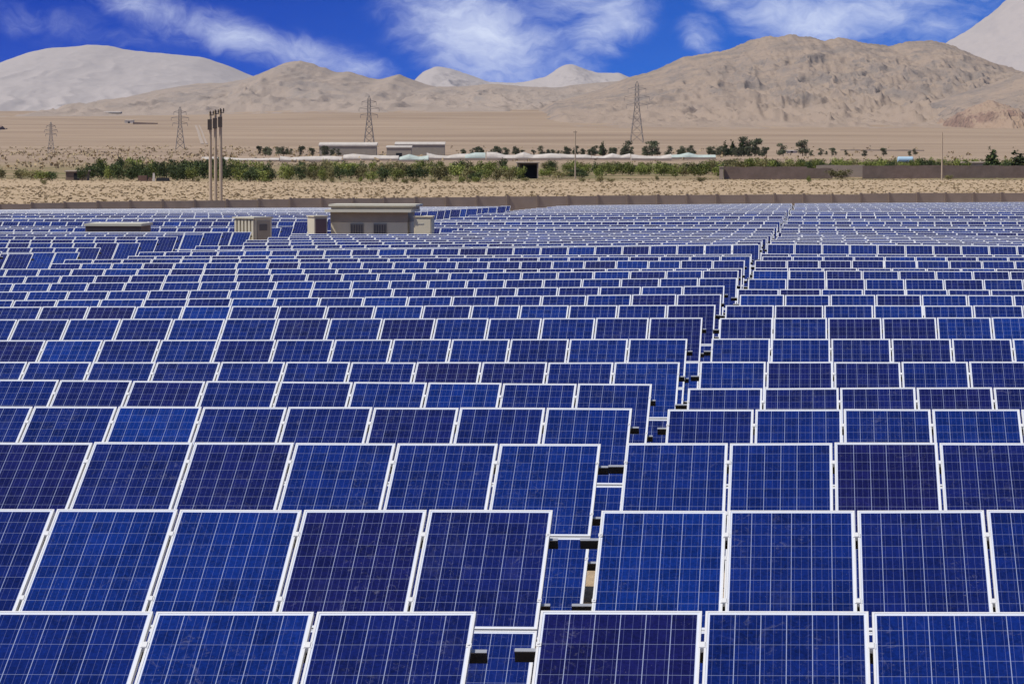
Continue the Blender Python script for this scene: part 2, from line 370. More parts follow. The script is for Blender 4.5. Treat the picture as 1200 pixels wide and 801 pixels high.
def make_rock_material(name, tan, grey, dark, amount, scale, lo=.40, hi=.74, bump=.8):
    m, t, b = mat(name); tc = t.new('ShaderNodeTexCoord'); P = tc.outputs['Object']
    ge = t.new('ShaderNodeNewGeometry'); s = t.new('ShaderNodeSeparateXYZ'); t.l.new(ge.outputs['Normal'], s.inputs[0])
    n1 = t.noise(t.map(P, scale=(1, .6, 1.8)), scale, 9, .68); n2 = t.noise(t.map(P, scale=(1, .5, 1.6)), scale * 7, 8, .75); n3 = t.noise(t.map(P, scale=(.6, .6, 3)), scale * 2.2, 5, .6, 1.0)
    steep = t.smooth(s.outputs[2], .97, .70)
    f = t.smooth(t.m('ADD', t.m('MULTIPLY', n1, .9), t.m('MULTIPLY', steep, .16)), lo, hi)
    at_ = t.new('ShaderNodeAttribute', attribute_name='rel'); up_ = t.smooth(t.m('ADD', at_.outputs['Fac'], t.m('MULTIPLY_ADD', n1, .5, -.25)), .06, .34)
    f = t.m('MULTIPLY', f, up_); amt = t.m('MULTIPLY', up_, amount)
    c = t.mix(f, tan, grey)
    c = t.mix(t.m('MULTIPLY', t.smooth(t.m('ADD', n2, t.m('MULTIPLY', steep, .10)), .54, .72), amt), c, dark)
    c = t.mix(t.m('MULTIPLY', t.smooth(n3, .60, .70), t.m('MULTIPLY', amt, .5)), c, dark)
    t.put(b.inputs['Base Color'], c); b.inputs['Roughness'].default_value = 1; b.inputs['Specular IOR Level'].default_value = .05
    bn = t.new('ShaderNodeBump'); bn.inputs['Strength'].default_value = bump; bn.inputs['Distance'].default_value = .06 / scale
    t.l.new(t.m('ADD', n1, t.m('MULTIPLY', n2, .4)), bn.inputs['Height']); t.l.new(bn.outputs[0], b.inputs['Normal'])
    return m

def make_leaf_material(name, c0, c1, c2):
    m, t, b = mat(name); oi = t.new('ShaderNodeObjectInfo'); ge = t.new('ShaderNodeNewGeometry')
    c = t.ramp(ge.outputs['Random Per Island'], [(0, c0), (.5, c1), (1, c2)])
    k = t.m('MULTIPLY_ADD', oi.outputs['Random'], .7, .65)
    c = t.mix(1, c, t.xyz(k, k, t.m('MULTIPLY', k, .95)), 'MULTIPLY')
    t.put(b.inputs['Base Color'], c); b.inputs['Roughness'].default_value = .7; b.inputs['Specular IOR Level'].default_value = .2
    return m
M['leaf_green'] = make_leaf_material('fresh green leaves', (.10, .125, .03), (.18, .21, .05), (.30, .31, .09))
M['leaf_dark'] = make_leaf_material('dark green leaves', (.026, .042, .018), (.055, .078, .028), (.11, .135, .045))
M['leaf_olive'] = make_leaf_material('olive dry leaves', (.14, .13, .055), (.20, .185, .075), (.28, .24, .12))
M['leaf_grey'] = make_leaf_material('grey green leaves', (.055, .068, .042), (.09, .10, .06), (.135, .14, .08))
M['leaf_dry'] = make_leaf_material('straw coloured scrub', (.34, .25, .15), (.46, .345, .21), (.36, .29, .165))

# ------------------------------------------------------------------ ground sheet
def grid_mesh(name, X, Y, Z, mats, smooth=True):
    ny, nx = X.shape
    v = np.stack([X.ravel(), Y.ravel(), Z.ravel()], 1)
    i = np.arange(ny * nx).reshape(ny, nx)
    f = np.stack([i[:-1, :-1].ravel(), i[:-1, 1:].ravel(), i[1:, 1:].ravel(), i[1:, :-1].ravel()], 1)
    me = bpy.data.meshes.new(name); me.from_pydata(v.tolist(), [], f.tolist()); me.materials.append(mats)
    if smooth: me.polygons.foreach_set('use_smooth', [True] * len(f))
    me.update(); return me
yy = np.concatenate([np.arange(-80, 0, 8.0), np.arange(0, 330, 1.9), 330 * np.exp(np.linspace(0, math.log(20500 / 330), 330))])
tt = np.linspace(-1, 1, 221); tt = np.sign(tt) * np.abs(tt) ** 1.25
YY = np.repeat(yy[:, None], len(tt), 1); XX = -.096 * np.clip(YY, 0, None) * .9 - 14 + tt[None, :] * (75 + .55 * np.clip(YY, 0, None))
tag(link_mesh('ground', grid_mesh('ground', XX, YY, ground(XX, YY), M['sand'])), 'dry sandy desert floor running from the solar field to the hills', 'ground', kind='structure')

# ------------------------------------------------------------------ hills and mountains
def mountain(name, D, Wf, Wb, pts, material, seed, spur, rough, p=1.15, nr=300, nd=110, label=''):
    xs = np.array([q[0] for q in pts], float); ys = np.array([q[1] for q in pts], float)
    px = np.linspace(xs[0], xs[-1], nr)
    cy = np.interp(px, xs, ys); kk = 2; cy = np.convolve(np.pad(cy, kk, 'edge'), np.ones(2 * kk + 1) / (2 * kk + 1), 'valid')
    r = (px - CX) / F * D
    crest = CAMZ + (HOR - cy) / F * D
    crest = crest + (ridged(r / (spur * .5), r * 0 + 3.3, 5, seed + 60) - .55) * .05 * np.clip(crest - crest.min(), 0, None) * rough / .4
    dd = np.concatenate([np.linspace(-1, 0, nd, endpoint=False), np.linspace(0, 1, nd // 3)])
    RRg, DD = np.meshgrid(r, dd)
    off = np.where(DD < 0, DD * Wf, DD * Wb); d = D + off
    wl = spur
    warp = (fbm(RRg / (wl * 2), d / (wl * 2), 3, seed + 40) - .5) * wl * 1.2
    rg = ridged((RRg + warp) / wl, d / (wl * 2.6), 5, seed)
    a = np.abs(DD)
    s = np.clip(1 - a * (1 + (.75 - rg * 1.25) * np.minimum(a * 6, 1) * rough * 1.6), 0, 1.02) ** p
    edge = np.clip(np.minimum((RRg - r[0]), (r[-1] - RRg)) / (wl * .8), 0, 1)
    xw = RRg * COS - d * SIN; yw = RRg * SIN + d * COS
    g = ground(xw, yw)
    h = (crest[None, :] - g) * s
    fade = np.minimum(a * 5, 1) * np.minimum((1 - a) * 4, 1)
    h = h + (ridged((RRg + warp * .6) / (wl * .45), d / (wl * 1.7), 5, seed + 9) - .5) * rough * .28 * np.clip(crest[None, :] - g, 0, None) * fade
    h = h + (fbm(RRg / (wl * .14), d / (wl * .22), 5, seed + 21, .6) - .5) * rough * .20 * np.clip(crest[None, :] - g, 0, None) * np.minimum((1 - a) * 4, 1)
    Z = g + h - np.where(a > .97, 25, 0) - (1 - edge) * 40
    sc = 1
    me = grid_mesh(name, xw, yw, Z, material)
    rel = me.attributes.new('rel', 'FLOAT', 'POINT'); rel.data.foreach_set('value', np.clip(s, 0, 1).astype(np.float32).ravel())
    return tag(link_mesh(name, me), label, 'mountain', kind='structure')
mA = make_rock_material('pale rock with haze tint', (.385, .345, .325), (.345, .315, .305), (.30, .27, .26), .30, .005, .42, .76, .35)  # distance haze is put into the pale, low-contrast colours of this rock
mB = make_rock_material('grey tan rock', (.335, .27, .22), (.255, .22, .195), (.18, .15, .135), .42, .010, .36, .66, .8)
mD = make_rock_material('brown desert rock', (.325, .252, .195), (.225, .19, .165), (.135, .115, .105), .85, .013, .36, .62, 1.0)
mF = make_rock_material('reddish desert rock', (.33, .24, .175), (.25, .165, .13), (.085, .065, .06), .7, .02)
mountain('mountain', 15500, 3400, 3000, [(-330, 120), (-180, 84), (-60, 84), (0, 75), (35, 62), (60, 57), (85, 55.5), (110, 53), (130, 54.5), (150, 59), (190, 63), (240, 68), (270, 78), (293, 88), (330, 100), (400, 118)], mA, 3, 240, .07, 1.1, label='broad pale flat topped mountain massif far beyond the plain')
mountain('mountain', 9000, 2800, 1600, [(120, 128), (160, 112), (200, 103), (235, 98), (265, 97), (290, 93), (320, 80), (335, 74), (352, 71), (372, 77), (395, 85), (410, 83.5), (430, 90), (445, 94), (460, 89), (468, 87), (482, 93), (500, 99), (540, 108), (590, 118), (640, 124)], mB, 13, 140, .28, 1.9, label='grey brown ridge with one low peak behind the poles')
mountain('mountain', 13500, 2200, 2200, [(440, 112), (480, 97), (498, 83), (512, 78), (530, 81), (555, 90), (575, 97), (612, 97), (640, 90), (655, 79), (664, 75.5), (675, 77), (690, 83), (705, 86), (726, 86), (732, 89), (790, 108), (850, 120)], mA, 23, 260, .25, 1.1, label='pair of far pale peaks in the middle of the skyline')
mountain('mountain', 9800, 2600, 2600, [(980, 128), (1040, 95), (1108, 51), (1140, 29), (1180, 0), (1230, -28), (1300, -40), (1400, -42), (1600, -20), (1800, 60)], mA, 33, 260, .22, 1.0, label='tall pale grey mountain flank rising out of view')
mountain('mountain', 7200, 3100, 1300, [(600, 128), (650, 120), (700, 106), (735, 91), (770, 82), (800, 67), (825, 63), (850, 60), (880, 47), (900, 43), (930, 41), (945, 43), (960, 47.5), (985, 44), (1000, 48.5), (1020, 52), (1040, 55), (1060, 49), (1085, 47), (1110, 53), (1140, 65), (1165, 76), (1200, 88), (1280, 100), (1420, 118)], mD, 43, 110, .30, 2.3, nr=560, nd=190, label='broad rocky brown range on the skyline above the pylon')
mountain('mountain', 8300, 1200, 1000, [(440, 122), (480, 108), (510, 102), (545, 101), (575, 98.5), (610, 101), (650, 103), (690, 98), (730, 95), (770, 102), (830, 118)], mB, 83, 120, .34, 1.3, label='low brown ridge running below the far pale peaks')
mountain('mountain', 5200, 1700, 900, [(1040, 134), (1090, 120), (1130, 108), (1165, 96), (1200, 83), (1260, 66), (1340, 55), (1480, 60), (1650, 110)], mD, 53, 90, .32, 1.9, label='tan foothill slope climbing out of the frame')
mountain('hill', 4300, 300, 320, [(1095, 146), (1118, 138), (1130, 128), (1146, 121), (1160, 117), (1172, 122), (1184, 126), (1200, 134), (1222, 146)], mF, 63, 40, .8, .9, nr=140, nd=50, label='small reddish rocky knoll at the foot of the range')
mountain('hill', base_d(0, 152), 40, 40, [(-22, 153), (-10, 148), (2, 146.5), (7, 149), (14, 153)], mF, 73, 12, .9, .9, nr=50, nd=24, label='low dark rock outcrop alone on the plain')

# ------------------------------------------------------------------ solar tables
PW, PHH, GAP = .992, 1.65, .022; PITCH = PW + GAP
LIP, FD = .0148, .035
mb = MB()
mb.v = [(-PW / 2 + .004, -PHH / 2 + .004, 0), (PW / 2 - .004, -PHH / 2 + .004, 0), (PW / 2 - .004, PHH / 2 - .004, 0), (-PW / 2 + .004, PHH / 2 - .004, 0)]; mb.f = [(0, 1, 2, 3)]; mb.mi = [0]
mb.cur = 1; mb.box(-PW / 2 + .004, PW / 2 - .004, -PHH / 2 + .004, PHH / 2 - .004, -.009, -.004)
cells_me = mb.mesh('solar_panel', [M['cells'], M['backsheet']])
def frame_bars(mb):
    a, b = PW / 2, PHH / 2
    mb.box(-a, a, b - LIP, b, -FD, .003); mb.box(-a, a, -b, -b + LIP, -FD, .003)
    mb.box(-a, -a + LIP, -b + LIP, b - LIP, -FD, .003); mb.box(a - LIP, a, -b + LIP, b - LIP, -FD, .003)
mb = MB(); frame_bars(mb); frame_me = mb.mesh('panel_frame', [M['alu']])
mb = MB()
mb.v = [(-PW / 2 + .004, -PHH / 2 + .004, 0), (PW / 2 - .004, -PHH / 2 + .004, 0), (PW / 2 - .004, PHH / 2 - .004, 0), (-PW / 2 + .004, PHH / 2 - .004, 0)]; mb.f = [(0, 1, 2, 3)]; mb.mi = [0]
LIP = .021; mb.cur = 1; frame_bars(mb); mb.cur = 2; mb.box(-PW / 2 + .03, PW / 2 - .03, -PHH / 2 + .03, PHH / 2 - .03, -.009, -.004)
panel_me = mb.mesh('solar_panel_whole', [M['cells'], M['alu'], M['backsheet']])
mb = MB(); mb.box(-.5, .5, -.016, .016, -.075, 0); mb.cur = 1; mb.box(-.5, .5, -.017, .017, .0003, .006); purlin_me = mb.mesh('purlin', [M['steel'], M['galv']])
mb = MB(); mb.box(-.05, .05, -.035, -.028, 0, 1); mb.box(-.05, .05, .028, .035, 0, 1); mb.box(-.006, .006, -.028, .028, 0, 1); post_me = mb.mesh('post', [M['post']])
mb = MB(); mb.box(-.03, .03, -.5, .5, -.1, 0); rafter_me = mb.mesh('rafter', [M['post']])
mb = MB(); mb.box(-.028, .028, -.03, .03, -.03, .004); mb.box(-.02, .02, -.03, .03, .004, .010, .003); clamp_me = mb.mesh('mid_clamp', [M['alu']])
mb = MB(); mb.box(-.016, .016, -.022, .022, .0035, .007); mb.box(-.008, .008, -.008, .008, .0075, .014, .002); endclamp_me = mb.mesh('end_clamp', [M['alu']])
SP = [.36, 1.27, 2.03, 2.94]      # purlins, measured down the slope

ONES = 'zeroth first second third fourth fifth sixth seventh eighth ninth tenth eleventh twelfth thirteenth fourteenth fifteenth sixteenth seventeenth eighteenth nineteenth'.split()
TENS = {20: 'twentieth', 30: 'thirtieth', 40: 'fortieth', 50: 'fiftieth'}; TW = {2: 'twenty', 3: 'thirty', 4: 'forty', 5: 'fifty'}
def ordinal(n): return ONES[n] if n < 20 else TENS[n] if n % 10 == 0 else TW[n // 10] + '-' + ONES[n % 10]

def table(r, side, X0, z0, slope, n, label, group):
    """row r, running from X0 away from the gap (side -1 left, +1 right) for n panels"""
    Y = rows[r]['Y']; L_ = n * PITCH - GAP; ca = 1 / math.hypot(1, slope)
    e1 = Vector((ca, 0, slope * ca)); up0 = Vector((0, math.cos(TILT), math.sin(TILT)))
    up = (up0 - e1 * up0.dot(e1)).normalized(); nz = e1.cross(up)
    rot = Matrix((e1, up, nz)).transposed()
    eul = rot.to_euler()
    A = Vector((X0, Y, z0)) if side > 0 else Vector((X0, Y, z0)) - e1 * L_
    mid = A + e1 * (L_ / 2) - up * 1.66
    root = empty('solar_table', (mid.x, mid.y, gz(mid.x, mid.y)), label, 'solar table', group); B = root.location.copy()
    def put(name, me, P, rotm=None, scale=None):
        o = link_mesh(name, me, root, P - B); o.rotation_euler = eul if rotm is None else rotm
        if scale: o.scale = scale
        return o
    g = random.Random(r * 100 + side * 7 + int(X0))
    for i in range(n):
        for j in range(2):
            P = A + e1 * (i * PITCH + PW / 2) - up * (PHH / 2 + j * (PHH + .022)) + nz * g.uniform(-.003, .003)
            q = rot @ Matrix.Rotation(g.gauss(0, .0022), 3, 'X') @ Matrix.Rotation(g.gauss(0, .0022), 3, 'Y')
            if r <= 12:
                o = put('solar_panel', cells_me, P, q.to_euler()); link_mesh('panel_frame', frame_me, o)
            else: put('solar_panel', panel_me, P, q.to_euler())
    def posts():
        k = max(2, round(L_ / 3.1) + 1)
        return [.8 + (L_ - 1.6) * i / (k - 1) for i in range(k)]
    if r <= 18:
        for s_ in SP:
            ex0, ex1 = g.uniform(.10, .17), g.uniform(.06, .10)
            put('purlin', purlin_me, A + e1 * ((L_ + ex1 - ex0) / 2) - up * s_ - nz * (FD + .0075), scale=(L_ + ex0 + ex1, 1, 1))
        for x in posts():
            put('rafter', rafter_me, A + e1 * x - up * 1.66 - nz * (FD + .094), scale=(1, 3.0, 1))
            for s_ in (.75, 2.6):
                P = A + e1 * x - up * s_ - nz * (FD + .17); zb = gz(P.x, P.y) - .5
                put('post', post_me, Vector((P.x, P.y, zb)), (0, 0, 0), (1, 1, P.z - zb))
        if r <= 7:
            for x_ in (.012, L_ - .012):
                for s_ in SP: put('end_clamp', endclamp_me, A + e1 * x_ - up * s_)
            for i in range(1, n):
                for s_ in SP[:4 if n <= 24 else 3]:
                    put('mid_clamp', clamp_me, A + e1 * (i * PITCH - GAP / 2) - up * s_)
    else:
        mb = MB()
        for s_ in (SP[0], SP[1], SP[3]): mb.bar(A - up * s_ - nz * .075 - B - e1 * .1, A + e1 * (L_ + .08) - up * s_ - nz * .075 - B, .07)
        for x in posts():
            for s_ in (.75, 2.6):
                P = A + e1 * x - up * s_ - nz * .1; mb.bar(Vector((P.x, P.y, gz(P.x, P.y) - .5)) - B, P - B, .09)
        mb.build('support_frame', M['steel'], root)
    return root

WALL_A, WALL_B = at(-320, 300, 300), at(1520, 300, 346)
def wall_y(X): return WALL_A.y + (X - WALL_A.x) / (WALL_B.x - WALL_A.x) * (WALL_B.y - WALL_A.y)
for r, q in rows.items():
    Y = q['Y']
    if Y > wall_y(0) - 2: break
    if r > 18 or r in (7, 9, 10, 11, 13, 14, 15, 16, 17): sh = rnd.uniform(-.16, .16); q['lx'] += sh * .5; q['rx'] += sh
    lim_l = -(1060 / F) * Y - 5          # a little beyond the frame
    lim_r = (262 / F) * Y + 6
    o = ordinal(r)
    n = min(round((q['lx'] - XM_END) / PITCH), math.ceil((q['lx'] - lim_l) / PITCH))
    if r in (26, 27, 28): n = round((q['lx'] + 19.0) / PITCH)
    table(r, -1, q['lx'], q['lz'], q['ls'], n, f'{o} solar table back from the camera, left of the narrow gap', 'solar tables left of the narrow gap')
    n = min(45, math.ceil((lim_r - q['rx']) / PITCH))
    table(r, 1, q['rx'], q['rz'], q['rs'], n, f'{o} solar table back from the camera, right of the narrow gap', 'solar tables right of the narrow gap')
    if r >= 18:
        x0 = XF0 + rnd.uniform(-.35, .35)
        if r == 28: x0 = -41.8
        while Y > wall_y(x0) - 3: x0 += 2
        zf = q['fz'] - q['fs'] * (XF0 - x0)
        n = min(50, math.ceil((x0 - lim_l) / PITCH)); cut = 0
        while n > 1 and Y > wall_y(x0 - n * PITCH) - 2.5: n -= 1
        table(r, -1, x0, zf, q['fs'], n, f'{o} solar table back from the camera, beyond the service road on the left', 'solar tables beyond the service road')

# ------------------------------------------------------------------ transformer cabins by the service road
def cabin(loc, w_, d_, h_, label, doors=True, dark=False):
    t = empty('transformer_cabin', loc, label, 'cabin')
    mb = MB(); mb.box(-w_ / 2, w_ / 2, 0, d_, -.6, h_ * .80); mb.build('wall', M['adobe'] if dark else M['khaki'], t)
    mb = MB(); mb.box(-w_ / 2 - .02, w_ / 2 + .02, -.02, d_ + .02, h_ * .80 + .003, h_ - .16); mb.build('upper_wall', M['adobe'] if dark else M['brown'], t)
    if doors:
        for x in (-.35 * w_ * .45, .32 * w_ * .45):
            mb = MB(); mb.box(x - .34, x + .34, -.05, -.022, .15, h_ * .78); f = mb.build('louvre_door', M['bluegrey'], t)
            mb = MB()
            for k in range(5): mb.box(x - .30 + k * .13, x - .23 + k * .13, -.075, -.052, .2, h_ * .76)
            mb.build('louvre', M['louvre'], f)
    mb = MB(); ov = .08 if dark else .25; mb.box(-w_ / 2 - ov, w_ / 2 + ov, -ov * 1.6, d_ + .3, h_ - .157, h_ - .02); rf = mb.build('roof', M['cream'], t)
    if doors:
        mb = MB(); mb.box(-w_ / 2 - .1, w_ / 2 + .45, -.1, d_, h_ + .145, h_ + .25)
        mb.cur = 1; mb.box(-w_ / 2, w_ / 2 + .3, .05, d_ - .15, h_ - .0195, h_ + .142)
        mb.build('upper_roof', [M['cream'], M['brown']], t)
    return t
def box_at(px0, px1, ytop, d):
    a, b = at(px0, ytop, d), at(px1, ytop, d); g = gz((a.x + b.x) / 2, (a.y + b.y) / 2)
    return Vector(((a.x + b.x) / 2, (a.y + b.y) / 2, g)), (b - a).length, a.z - g
p, w_, h_ = box_at(387, 478, 245, 161); cabin(p, w_, 2.3, h_, 'khaki transformer cabin with cream double roof and two louvred doors').rotation_euler.z = R_(-1.5)
p, w_, h_ = box_at(100, 165, 261.5, 172.5); cabin(p, w_, 2.6, h_, 'low dark brown cabin with a flat pale roof among the panels', False, True)
def cabinet(px0, px1, ytop, d, label, m1, m2, plate):
    p, w_, h_ = box_at(px0, px1, ytop, d); t = empty('switch_cabinet', p, label, 'cabinet')
    mb = MB(); mb.box(-w_ / 2, w_ / 2, 0, 1.1, -.5, h_); mb.build('housing', m1, t)
    mb = MB(); mb.box(-w_ / 2 + .06, w_ / 2 - .06, -.03, -.002, .1, h_ - .1); dr = mb.build('door', m2, t)
    mb = MB(); mb.box(-w_ / 2 - .05, w_ / 2 + .05, -.06, 1.15, h_ + .002, h_ + .06); mb.build('lid', m1, t)
    if plate:
        mb = MB(); mb.box(-w_ * .28, w_ * .05, -.045, -.032, h_ - .35, h_ - .29); mb.build('label_plate', M['cream'], dr)
    return t
cabinet(368, 384, 254, 160.5, 'narrow beige switch cabinet with maroon door beside the khaki cabin', M['beige'], M['maroon'], False).rotation_euler.z = R_(28)
cabinet(485, 506, 254.5, 160.5, 'square khaki switch cabinet with a small name plate beside the cabin', M['khaki'], M['khaki'], True)
# corrugated shelter
p, w_, h_ = box_at(267, 307, 254, 171.5)
t = empty('equipment_shelter', p, 'tall beige corrugated equipment shelter at the end of a panel row', 'shelter')
t.rotation_euler.z = R_(-34)
mb = MB(); W2, D2 = w_ * .82, 1.3
mb.box(-W2 / 2, W2 / 2, 0, D2, -.5, h_ - .1)
for k in range(6): x = -W2 / 2 + .12 + k * (W2 - .24) / 5; mb.box(x - .07, x + .07, -.09, -.002, -.4, h_ - .16)
mb.build('corrugated_wall', M['beige'], t)
mb = MB(); mb.box(-W2 / 2 - .06, W2 / 2 + .06, -.15, D2 + .06, h_ - .098, h_); mb.build('roof', M['cream'], t)
mb = MB(); mb.box(W2 / 2 + .002, W2 / 2 + .04, .15, D2 - .15, .0, h_ - .2); d_ = mb.build('door', M['brown'], t)
mb = MB(); mb.box(W2 / 2 + .042, W2 / 2 + .06, .3, D2 - .4, h_ - .75, h_ - .4); mb.build('vent', M['louvre'], d_)

# ------------------------------------------------------------------ perimeter wall
wl = WALL_B - WALL_A; nW = 52
t = empty('perimeter_wall', WALL_A + wl / 2, 'long brown precast concrete wall along the back of the solar field', 'wall')
B = t.location.copy(); B.z = gz(B.x, B.y); t.location = B
ang = math.atan2(wl.y, wl.x)
def wall_top(px): return float(np.interp(px, [-320, 0, 300, 600, 900, 1200, 1520], [241, 238.3, 233.2, 229.6, 227.8, 225.6, 223.5]))
pts = []
for i in range(nW + 1):
    P = WALL_A + wl * (i / nW); dpt = -P.x * SIN + P.y * COS; px = CX + F * (P.x * COS + P.y * SIN) / dpt
    pts.append((P, at(px, wall_top(px), dpt).z + rnd.uniform(-.05, .05)))
for i in range(nW + 1):
    P, zt = pts[i]; zg = gz(P.x, P.y) - .5
    mb = MB(); mb.box(-.13, .13, -.16, .12, 0, zt - zg + .07, .01); o = mb.build('wall_post', M['precast2'], t, Vector((P.x, P.y, zg)) - B); o.rotation_euler.z = ang
    if i < nW:
        Q, zu = pts[i + 1]; u = (Q - P).xy.normalized(); nn = Vector((-u.y, u.x)) * .06
        a = P.xy + u * .132; b = Q.xy - u * .132; zb = min(zg, gz(Q.x, Q.y) - .5)
        zz = min(zt, zu) + rnd.uniform(-.03, .0)
        c = [a - nn, b - nn, b + nn, a + nn]
        mb = MB(); mb.hexa([Vector((k.x, k.y, zb)) - B for k in c] + [Vector((k.x, k.y, zz)) - B for k in c]); mb.build('wall_panel', M['precast'], t)

# ------------------------------------------------------------------ poles and pylons
def pole(px, ytop, d, r0, r1, label, arms, group=None, name='utility_pole'):
    p = on_ground(px, d); h_ = at(px, ytop, d).z - p.z
    t = empty(name, p, label, 'pole', group)
    mb = MB(); mb.tube([(0, 0, -.5), (0, 0, h_)], [r0, r1], 8); mb.build('shaft', M['concrete'], t)
    if arms == 'insulators':
        mb = MB(); mb.bar((-.02, -r0 - .05, h_ - .35), (.42, -r0 - .05, h_ - .35), .09); mb.build('crossarm', M['steel'], t)
        for x in (.06, .38):
            mb = MB(); mb.tube([(x, -r0 - .05, h_ - .30), (x, -r0 - .05, h_ - .12), (x, -r0 - .05, h_ + .1)], [.04, .09, .05], 8); mb.build('insulator', M['post'], t)
        mb = MB(); mb.box(-r0 - .02, r0 + .02, -r0 - .1, -r1 - .01, h_ - 1.9, h_ - .8); mb.build('switch_box', M['post'], t)
    elif arms:
        mb = MB(); mb.bar((-arms, 0, h_ - .4), (arms, 0, h_ - .4), .14); mb.build('crossarm', M['steel'], t)
    return t
for px, yt, lab in ((247.2, 131, 'shortest concrete pole of three, nearest the dark shrubs'), (253.2, 129.5, 'middle concrete pole of the three standing together'), (259.3, 128, 'tallest concrete pole of three, with switchgear at its head')):
    pole(px, yt, 331, .20, .15, lab, 'insulators', 'three concrete poles behind the wall')
pole(674, 153, 800, .20, .13, 'thin lone pole rising from the middle of the sand strip', .5)
pole(1103, 155, 720, .20, .13, 'thin lone pole in front of the long mud brick wall', 0)
def pylon(px, ytop, ybase, d, label, bw):
    p = on_ground(px, d); h_ = at(px, ytop, d).z - p.z; s = h_
    t = empty('power_pylon', p, label, 'pylon', 'lattice pylons crossing the plain'); t.rotation_euler.z = rnd.uniform(-.25, .25)
    wid = lambda z: .5 * s * (.21 - .145 * min(z / (.62 * s), 1) - .03 * max(0, (z / s - .62)))
    lv = [0, .16, .30, .42, .52, .62, .70, .78, .86, .93]; mb = MB()
    for sx in (-1, 1):
        for sy in (-1, 1):
            for a, b in zip(lv[:-1], lv[1:]): mb.bar((sx * wid(a * s), sy * wid(a * s), a * s), (sx * wid(b * s), sy * wid(b * s), b * s), bw)
            mb.bar((sx * wid(.93 * s), sy * wid(.93 * s), .93 * s), (0, 0, s), bw)
            mb.bar((sx * wid(0), sy * wid(0), -2), (sx * wid(0), sy * wid(0), 0), bw * 1.6)
    for a, b in zip(lv[:-1], lv[1:]):
        A, Bq, za, zb = wid(a * s), wid(b * s), a * s, b * s
        for sgn in (-1, 1):
            mb.bar((-A, sgn * A, za), (Bq, sgn * Bq, zb), bw * .6); mb.bar((A, sgn * A, za), (-Bq, sgn * Bq, zb), bw * .6)
            mb.bar((sgn * A, -A, za), (sgn * Bq, Bq, zb), bw * .6); mb.bar((sgn * A, A, za), (sgn * Bq, -Bq, zb), bw * .6)
            mb.bar((-Bq, sgn * Bq, zb), (Bq, sgn * Bq, zb), bw * .6)
    mb.build('lattice_tower', M['pylon'], t)
    for z, wd in ((.86, .145), (.73, .205), (.60, .175)):
        mb = MB()
        for sx in (-1, 1):
            for sy in (-1, 1):
                mb.bar((sx * wid(z * s), sy * wid(z * s), z * s), (sx * wd * s, 0, z * s + .012 * s), bw * .8)
                mb.bar((sx * wid(z * s), sy * wid(z * s), z * s + .045 * s), (sx * wd * s, 0, z * s + .014 * s), bw * .7)
            mb.bar((sx * wd * s, 0, z * s), (sx * wd * s, 0, z * s - .055 * s), bw * .9)
        mb.build('cross_arm', M['pylon'], t)
pylon(746, 95, 167, base_d(746, 167, 1100), 'largest lattice pylon, standing behind the dark tree line', .32)
pylon(433, 112, 170, base_d(433, 170, 1100), 'lattice pylon rising behind the long white roofed sheds', .34)
pylon(212, 125, 175, base_d(212, 175, 1100), 'faint lattice pylon just beside the three concrete poles', .30)
pylon(61, 143, 180, base_d(61, 180, 1100), 'smallest and faintest lattice pylon, above the scrub', .28)

# ------------------------------------------------------------------ plants
def leaf_mesh(name, material, blobs, n, size, seed, flat=.0):
    """leaf-sized faces spread through overlapping clumps"""
    g = np.random.default_rng(seed); V = []; Fc = []
    wts = np.array([b[3] * b[4] * b[5] for b in blobs]); wts = wts / wts.sum()
    for k in range(n):
        b = blobs[g.choice(len(blobs), p=wts)]
        d = g.normal(size=3); d /= np.linalg.norm(d); rr = g.random() ** .45
        c = np.array(b[:3]) + d * rr * np.array(b[3:6]) * (.85 + .3 * g.random())
        if c[2] < .02: c[2] = .02 + g.random() * .2
        a = g.normal(size=3); a /= np.linalg.norm(a); u = np.cross(a, g.normal(size=3)); u /= np.linalg.norm(u); v = np.cross(a, u)
        s = size * (.6 + .8 * g.random()); i = len(V)
        V += [c - u * s, c - v * s * .55, c + u * s, c + v * s * .55]; Fc.append((i, i + 1, i + 2, i + 3))
    me = bpy.data.meshes.new(name); me.from_pydata([tuple(map(float, q)) for q in V], [], Fc); me.materials.append(material); me.update(); return me
def shrub_blobs(g, w_, h_):
    b = []
    for k in range(g.randint(4, 7)):
        x, y = g.uniform(-.36, .36) * w_, g.uniform(-.3, .3) * w_; z = g.uniform(.28, .72) * h_
        b.append((x, y, z, g.uniform(.16, .30) * w_, g.uniform(.16, .30) * w_, g.uniform(.18, .30) * h_))
    b.append((0, 0, .35 * h_, .4 * w_, .4 * w_, .33 * h_)); return b
def conifer_blobs(g, h_):
    b = []
    for k in range(9):
        q = k / 8; b.append((g.uniform(-.06, .06) * h_, g.uniform(-.06, .06) * h_, (.14 + .8 * q) * h_, (.24 * (1 - q) ** .7 + .05) * h_ * g.uniform(.7, 1.25), .2 * h_ * (1 - q) + .04 * h_, .09 * h_))
    return b
shrub_me = {}
for kind in ('green', 'dark', 'olive'):
    shrub_me[kind] = []
    for v in range(5):
        g = random.Random(v * 31 + len(kind)); shrub_me[kind].append(leaf_mesh('foliage_' + kind, M['leaf_' + kind], shrub_blobs(g, 1.25, 1.0), 900, .05, v * 13 + len(kind)))
tree_me = [leaf_mesh('crown', M['leaf_dark'], conifer_blobs(random.Random(v), 1.0), 1100, .035, 200 + v) for v in range(3)]
round_me = []
